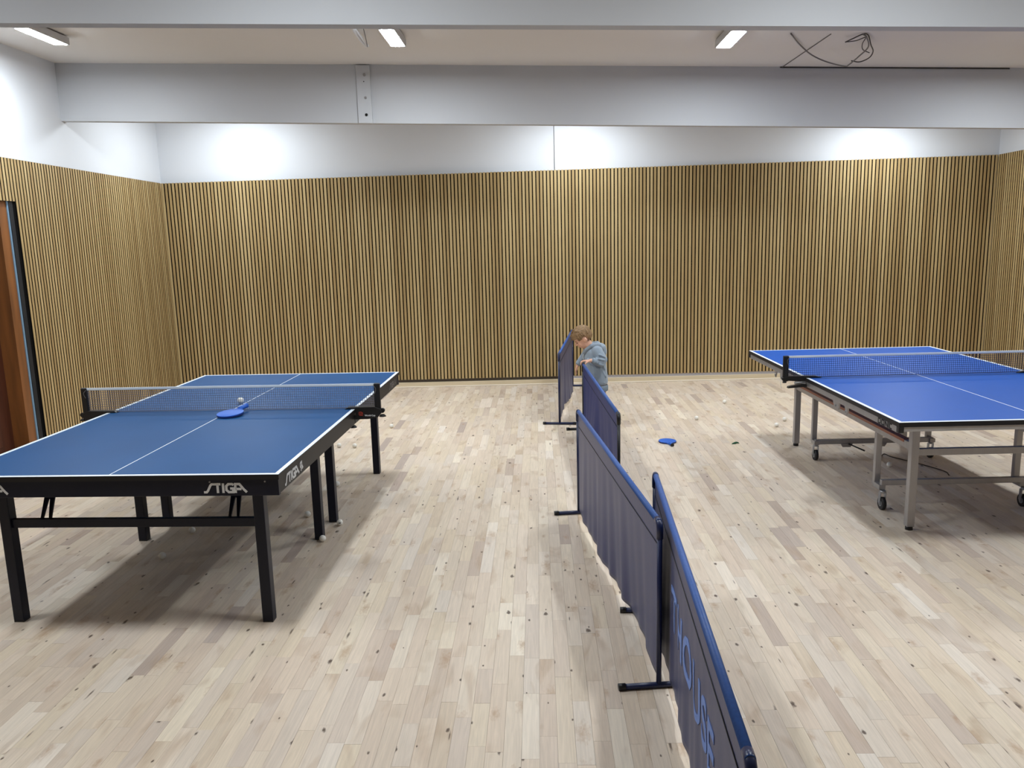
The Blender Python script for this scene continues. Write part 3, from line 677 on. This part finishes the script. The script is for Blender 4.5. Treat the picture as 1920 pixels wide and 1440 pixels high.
def bat(loc, rz, tilt, label, dark_end):
    t = empty('table_tennis_bat', loc); t.rotation_euler = (0, tilt, rz); tag(t, label, 'bat', 'blue plastic bats')
    # local: handle along +x from the origin at blade centre
    out = []
    for k in range(40):
        a = 2 * PI * k / 40; rx, ry = .079, .075
        out.append((rx * math.cos(a), ry * math.sin(a)))
    bl = prism('blade', out, 'z', .004, .009, M['bat_dark'], t)
    prism('rubber', [(x_ * .985, y_ * .985) for x_, y_ in out], 'z', .009, .0125, M['bat_blue'], bl); prism('rubber', [(x_ * .985, y_ * .985) for x_, y_ in out], 'z', .0005, .004, M['bat_dark'], bl)
    prism('throat', [(.060, -.036), (.088, -.016), (.100, -.014), (.100, .014), (.088, .016), (.060, .036)], 'z', .003, .013, M['bat_blue'], t, .001)
    bm = bmesh.new(); b_tube(bm, [(.084, 0, .010), (.105, 0, .011), (.130, 0, .011), (.152, 0, .012)], [.0125, .0135, .0130, .0155], 14)
    link('handle', bm_mesh(bm, 'handle'), M['bat_blue'], t, smooth=True)
    if dark_end: cyl('handle_end', (.154, 0, .012), .0152, .008, M['black_plastic'], t, 'x', 14)
    return t
bx_, by_ = ltw(.058, -.150)
bat((bx_, by_, TH + .0075), math.radians(72), math.radians(-5.0), 'blue bat lying on the petrol-blue table in front of its net', False)
bat((1.082, 6.700, .0012), math.radians(-84), 0, 'blue bat with black handle end lying on the parquet floor', True)
o = tube('string', bez([(2.598, 6.043, .004), (2.693, 6.193, .004), (2.713, 6.113, .004), (2.759, 6.033, .004), (2.867, 5.835, .004), (2.921, 5.693, .004), (2.902, 5.600, .004)], 6), .0035, M['string'], None, 6)
tag(o, 'thin dark string lying on the floor under the bright blue table', 'string')
bm = bmesh.new(); b_tube(bm, bez([(1.600, 6.585, .003), (1.625, 6.600, .006), (1.650, 6.606, .010), (1.668, 6.600, .004)], 4), [.002, .004, .006, .007, .008, .009, .009, .008, .007, .006, .005, .003, .001], 6)
tag(link('leaf_scrap', bm_mesh(bm, 'leaf_scrap'), M['leaf']), 'small dark green leaf scrap on the floor near the bright blue table', 'leaf')

# ================================================================= CHILD
def sphere_pts(c, r, n=10):
    out = []
    for i in range(n + 1):
        th = PI * i / n
        for j in range(2 * n):
            ph_ = PI * j / n; out.append(Vector(c) + Vector((r * math.sin(th) * math.cos(ph_), r * math.sin(th) * math.sin(ph_), r * math.cos(th))))
    return out
def hull(bm, pts):
    vs = [bm.verts.new(p) for p in pts]; g = bmesh.ops.convex_hull(bm, input=vs)
    dead = list(set(e for e in g['geom_interior'] + g['geom_unused'] if isinstance(e, bmesh.types.BMVert)))
    bmesh.ops.delete(bm, geom=dead, context='VERTS')
def limb(bm, chain, n=7):
    for (a, ra), (b, rb) in zip(chain, chain[1:]): hull(bm, sphere_pts(a, ra, n) + sphere_pts(b, rb, n))
def ell(bm, c, r, R3=None, n=12):
    pts = []
    for p in sphere_pts((0, 0, 0), 1, n):
        q = Vector((p.x * r[0], p.y * r[1], p.z * r[2])); pts.append(Vector(c) + (R3 @ q if R3 else q))
    hull(bm, pts)
def baked(bm, name, voxel, smooth_it, m, parent):
    me = bm_mesh(bm, name); o = link(name, me, m)
    md = o.modifiers.new('r', 'REMESH'); md.mode = 'VOXEL'; md.voxel_size = voxel
    if smooth_it: s_ = o.modifiers.new('s', 'SMOOTH'); s_.iterations = smooth_it; s_.factor = .5
    dg = bpy.context.evaluated_depsgraph_get(); nm = bpy.data.meshes.new_from_object(o.evaluated_get(dg)); nm.name = name
    o.modifiers.clear(); o.data = nm
    if not nm.materials: nm.materials.append(m)
    for p in nm.polygons: p.use_smooth = True
    if parent: o.parent = parent
    return o
HC = Vector((.395, 7.365, .850)); pa = math.radians(40)
HF = Vector((-math.cos(pa), 0, -math.sin(pa))); HU = Vector((-math.sin(pa), 0, math.cos(pa))); HS = Vector((0, 1, 0))
def hp(f, s, u): return HC + HF * f + HS * s + HU * u
HR = Matrix(((HF.x, HS.x, HU.x), (HF.y, HS.y, HU.y), (HF.z, HS.z, HU.z)))
bm = bmesh.new()
ell(bm, hp(-.004, 0, .004), (.086, .073, .080), HR)
ell(bm, hp(.030, 0, -.048), (.055, .054, .056), HR); ell(bm, hp(.052, 0, -.082), (.022, .026, .018), HR, 8)
for s in (-1, 1):
    ell(bm, hp(.048, s * .032, -.052), (.026, .022, .026), HR, 8)
    ell(bm, hp(-.004, s * .072, -.040), (.019, .010, .025), HR, 8)
    ell(bm, hp(-.012, s * .082, -.038), (.010, .008, .021), HR, 8)
limb(bm, [(hp(.080, 0, -.010), .008), (hp(.092, 0, -.034), .0095)], 6); ell(bm, hp(.078, 0, -.060), (.010, .016, .006), HR, 6); ell(bm, hp(.074, 0, -.070), (.009, .014, .006), HR, 6)
limb(bm, [(Vector((.430, 7.368, .795)), .046), (Vector((.480, 7.375, .720)), .050), (Vector((.52, 7.38, .62)), .07), (Vector((.545, 7.38, .45)), .075), (Vector((.552, 7.38, .41)), .066)])
# near arm + hand on the barrier, far arm hanging
limb(bm, [(Vector((.52, 7.30, .71)), .04), (Vector((.572, 7.262, .632)), .030), (Vector((.482, 7.222, .640)), .0185), (Vector((.462, 7.215, .640)), .017)])
ell(bm, (.436, 7.208, .641), (.026, .023, .0105), None, 8)
for j, (yo, ln) in enumerate(((-.018, .026), (-.006, .031), (.006, .029), (.017, .022))):
    y0 = 7.206 + yo
    limb(bm, [(Vector((.424, y0, .642)), .0068), (Vector((.400, y0 - .001, .641)), .0064), (Vector((.381, y0 - .001, .632)), .0060), (Vector((.376, y0, .632 - ln * .75)), .0054)], 6)
limb(bm, [(Vector((.446, 7.190, .638)), .008), (Vector((.430, 7.180, .630)), .0072), (Vector((.416, 7.178, .618)), .006)], 6)
limb(bm, [(Vector((.49, 7.46, .70)), .04), (Vector((.425, 7.485, .632)), .028), (Vector((.365, 7.480, .568)), .018), (Vector((.357, 7.480, .552)), .0165)])
ell(bm, (.350, 7.480, .532), (.012, .021, .025), None, 8)
for yo, ln in ((-.017, .034), (-.006, .041), (.006, .039), (.016, .030)):
    limb(bm, [(Vector((.348, 7.480 + yo, .516)), .0066), (Vector((.345, 7.480 + yo * 1.15, .500)), .0062), (Vector((.349, 7.480 + yo * 1.2, .516 - ln)), .0054)], 6)
limb(bm, [(Vector((.352, 7.460, .540)), .0078), (Vector((.342, 7.452, .524)), .0070), (Vector((.341, 7.452, .508)), .0060)], 6)
for s in (-1, 1):
    limb(bm, [(Vector((.556, 7.38 + s * .036, .39)), .050), (Vector((.566, 7.38 + s * .048, .215)), .040), (Vector((.590, 7.38 + s * .052, .055)), .028), (Vector((.545, 7.38 + s * .056, .032)), .020)])
PERS = baked(bm, 'person', .0036, 3, M['skin'], None)
tag(PERS, 'small child in a grey-blue hoodie bending over a barrier, one hand on its end', 'person')
# hair: cap with a combed, tufted surface
bm = bmesh.new()
ell(bm, hp(-.008, 0, .010), (.093, .079, .084), HR, 16); ell(bm, hp(-.032, 0, -.028), (.062, .071, .052), HR, 12)
rnd = random.Random(5)
for k in range(230):
    a, b_ = rnd.uniform(-PI, PI), rnd.uniform(.02, 1.0); el = math.asin(b_) if rnd.random() < .75 else -rnd.uniform(0, .35)
    d = Vector((math.cos(el) * math.cos(a), math.cos(el) * math.sin(a), math.sin(el)))
    if d.z < .05 and d.x > .25: continue
    p0 = Vector((-.008 + d.x * .093, d.y * .079, .012 + d.z * .083)); fl_ = Vector((.6 if d.z > .3 else .1, d.y * .25, -.5 if d.z < .5 else .05)) * .034 + d * .002
    A = HC + HR @ p0; B = HC + HR @ (p0 + fl_)
    hull(bm, sphere_pts(A, .0042, 4) + sphere_pts(B, .0018, 4))
hair = baked(bm, 'hair', .0030, 1, M['hair'], None)
bm = bmesh.new(); bm.from_mesh(hair.data); kill = []
for v_ in bm.verts:
    q = HR.transposed() @ (v_.co - HC)
    face = q.x > .052 - .25 * abs(q.z) and q.z < .016 + .004 * math.sin(q.y * 220) and q.x > .03
    side = q.z < -.020 and q.x > .012
    ear = ((q.x + .004) / .027) ** 2 + ((q.z + .040) / .031) ** 2 < 1 and abs(q.y) > .04
    low = q.z < -.072 - .2 * (q.x + .03)
    if face or side or ear or low: kill.append(v_)
bmesh.ops.delete(bm, geom=kill, context='VERTS'); bm.to_mesh(hair.data); bm.free(); hair.parent = PERS
for s in (-1, 1):
    bm = bmesh.new(); bmesh.ops.create_uvsphere(bm, u_segments=12, v_segments=8, radius=.0062)
    e = link('eye', bm_mesh(bm, 'eye'), M['eye'], PERS, hp(.0735, s * .029, -.020), smooth=True); e.scale = (1, 1.25, .7)
    bm = bmesh.new(); limb(bm, [(hp(.080, s * .018, -.004), .0025), (hp(.077, s * .032, -.001), .0028), (hp(.068, s * .044, -.006), .002)], 5)
    link('eyebrow', bm_mesh(bm, 'eyebrow'), M['hair'], PERS)
bm = bmesh.new(); limb(bm, [(hp(.086, -.013, -.0655), .0028), (hp(.0895, 0, -.065), .0036), (hp(.086, .013, -.0655), .0028)], 5); link('lips', bm_mesh(bm, 'lips'), M['lip'], PERS)
# hoodie
bm = bmesh.new(); prev_e = None
for (x_, z_, rx, ry, rz_) in ((.505, .695, .080, .105, .060), (.515, .640, .098, .112, .070), (.525, .565, .098, .114, .080), (.535, .490, .098, .114, .075), (.542, .420, .095, .111, .060)):
    cur = [Vector((x_ + p.x * rx, 7.38 + p.y * ry, z_ + p.z * rz_)) for p in sphere_pts((0, 0, 0), 1, 10)]
    hull(bm, cur + prev_e if prev_e else cur); prev_e = cur
limb(bm, [(Vector((.475, 7.375, .735)), .056), (Vector((.510, 7.38, .69)), .075)])
limb(bm, [(Vector((.530, 7.305, .715)), .052), (Vector((.578, 7.262, .640)), .046), (Vector((.565, 7.255, .622)), .045), (Vector((.525, 7.238, .628)), .036), (Vector((.492, 7.225, .637)), .028)])
limb(bm, [(Vector((.475, 7.455, .70)), .052), (Vector((.425, 7.485, .635)), .042), (Vector((.372, 7.480, .580)), .029)])
rnd = random.Random(9)
for (c0, c1, r_) in (((.548, 7.225, .690), (.600, 7.222, .668), .010), ((.538, 7.210, .655), (.592, 7.216, .640), .010), ((.520, 7.204, .622), (.530, 7.212, .652), .009), ((.545, 7.212, .606), (.585, 7.222, .592), .012),
                     ((.500, 7.203, .630), (.510, 7.206, .650), .008), ((.555, 7.278, .560), (.615, 7.30, .470), .010), ((.505, 7.275, .500), (.560, 7.275, .430), .010), ((.440, 7.290, .640), (.500, 7.275, .560), .010),
                     ((.575, 7.285, .600), (.605, 7.30, .540), .009), ((.52, 7.272, .46), (.60, 7.29, .415), .009), ((.39, 7.46, .60), (.40, 7.45, .62), .012)):
    hull(bm, sphere_pts(c0, r_, 5) + sphere_pts(c1, r_ * .6, 5))
hood = baked(bm, 'hoodie', .0055, 2, M['hoodie'], PERS)
bm = bmesh.new()   # hood lying on the back, collar round the neck
ell(bm, (.560, 7.38, .735), (.062, .078, .046)); ell(bm, (.598, 7.38, .700), (.030, .062, .050))
for s in (-1, 1): limb(bm, [(Vector((.545, 7.38 + s * .060, .765)), .026), (Vector((.485, 7.376 + s * .062, .762)), .022), (Vector((.435, 7.372 + s * .044, .725)), .017), (Vector((.412, 7.372 + s * .016, .690)), .013)])
baked(bm, 'hood', .0050, 3, M['hoodie'], hood)
bm = bmesh.new(); ring = []
for z_, k in ((.334, .94), (.338, 1.0), (.368, 1.02), (.384, 1.0), (.390, .93)):
    ring.append([bm.verts.new((.546 + .090 * k * math.cos(2 * PI * j / 40) * (1 + .012 * (j % 2)), 7.38 + .106 * k * math.sin(2 * PI * j / 40) * (1 + .012 * (j % 2)), z_)) for j in range(40)])
for a, b_ in zip(ring, ring[1:]):
    for j in range(40): bm.faces.new((a[j], a[(j + 1) % 40], b_[(j + 1) % 40], b_[j]))
link('rib_hem', bm_mesh(bm, 'rib_hem'), M['hoodie_rib'], hood, smooth=True)
tube('cuff', [(.505, 7.229, .635), (.478, 7.2205, .640)], [.0295, .0245], M['hoodie_rib'], hood, 16)
tube('cuff', [(.380, 7.480, .590), (.362, 7.480, .566)], [.029, .0245], M['hoodie_rib'], hood, 16)
tube('drawstring', bez([(.418, 7.355, .700), (.405, 7.350, .670), (.410, 7.345, .630)], 4), .003, M['print_white'], hood, 6)
bm = bmesh.new()
ell(bm, (.552, 7.38, .385), (.074, .088, .050))
for s in (-1, 1): limb(bm, [(Vector((.556, 7.38 + s * .038, .38)), .056), (Vector((.566, 7.38 + s * .048, .215)), .049), (Vector((.590, 7.38 + s * .053, .075)), .043)])
baked(bm, 'trousers', .006, 2, M['trousers'], PERS)
for s in (-1, 1):
    bm = bmesh.new(); limb(bm, [(Vector((.592, 7.38 + s * .053, .036)), .034), (Vector((.535, 7.38 + s * .057, .030)), .030), (Vector((.505, 7.38 + s * .058, .026)), .024)])
    for v_ in bm.verts: v_.co.z = max(.001, v_.co.z)
    baked(bm, 'shoe', .005, 1, M['shoe'], PERS)
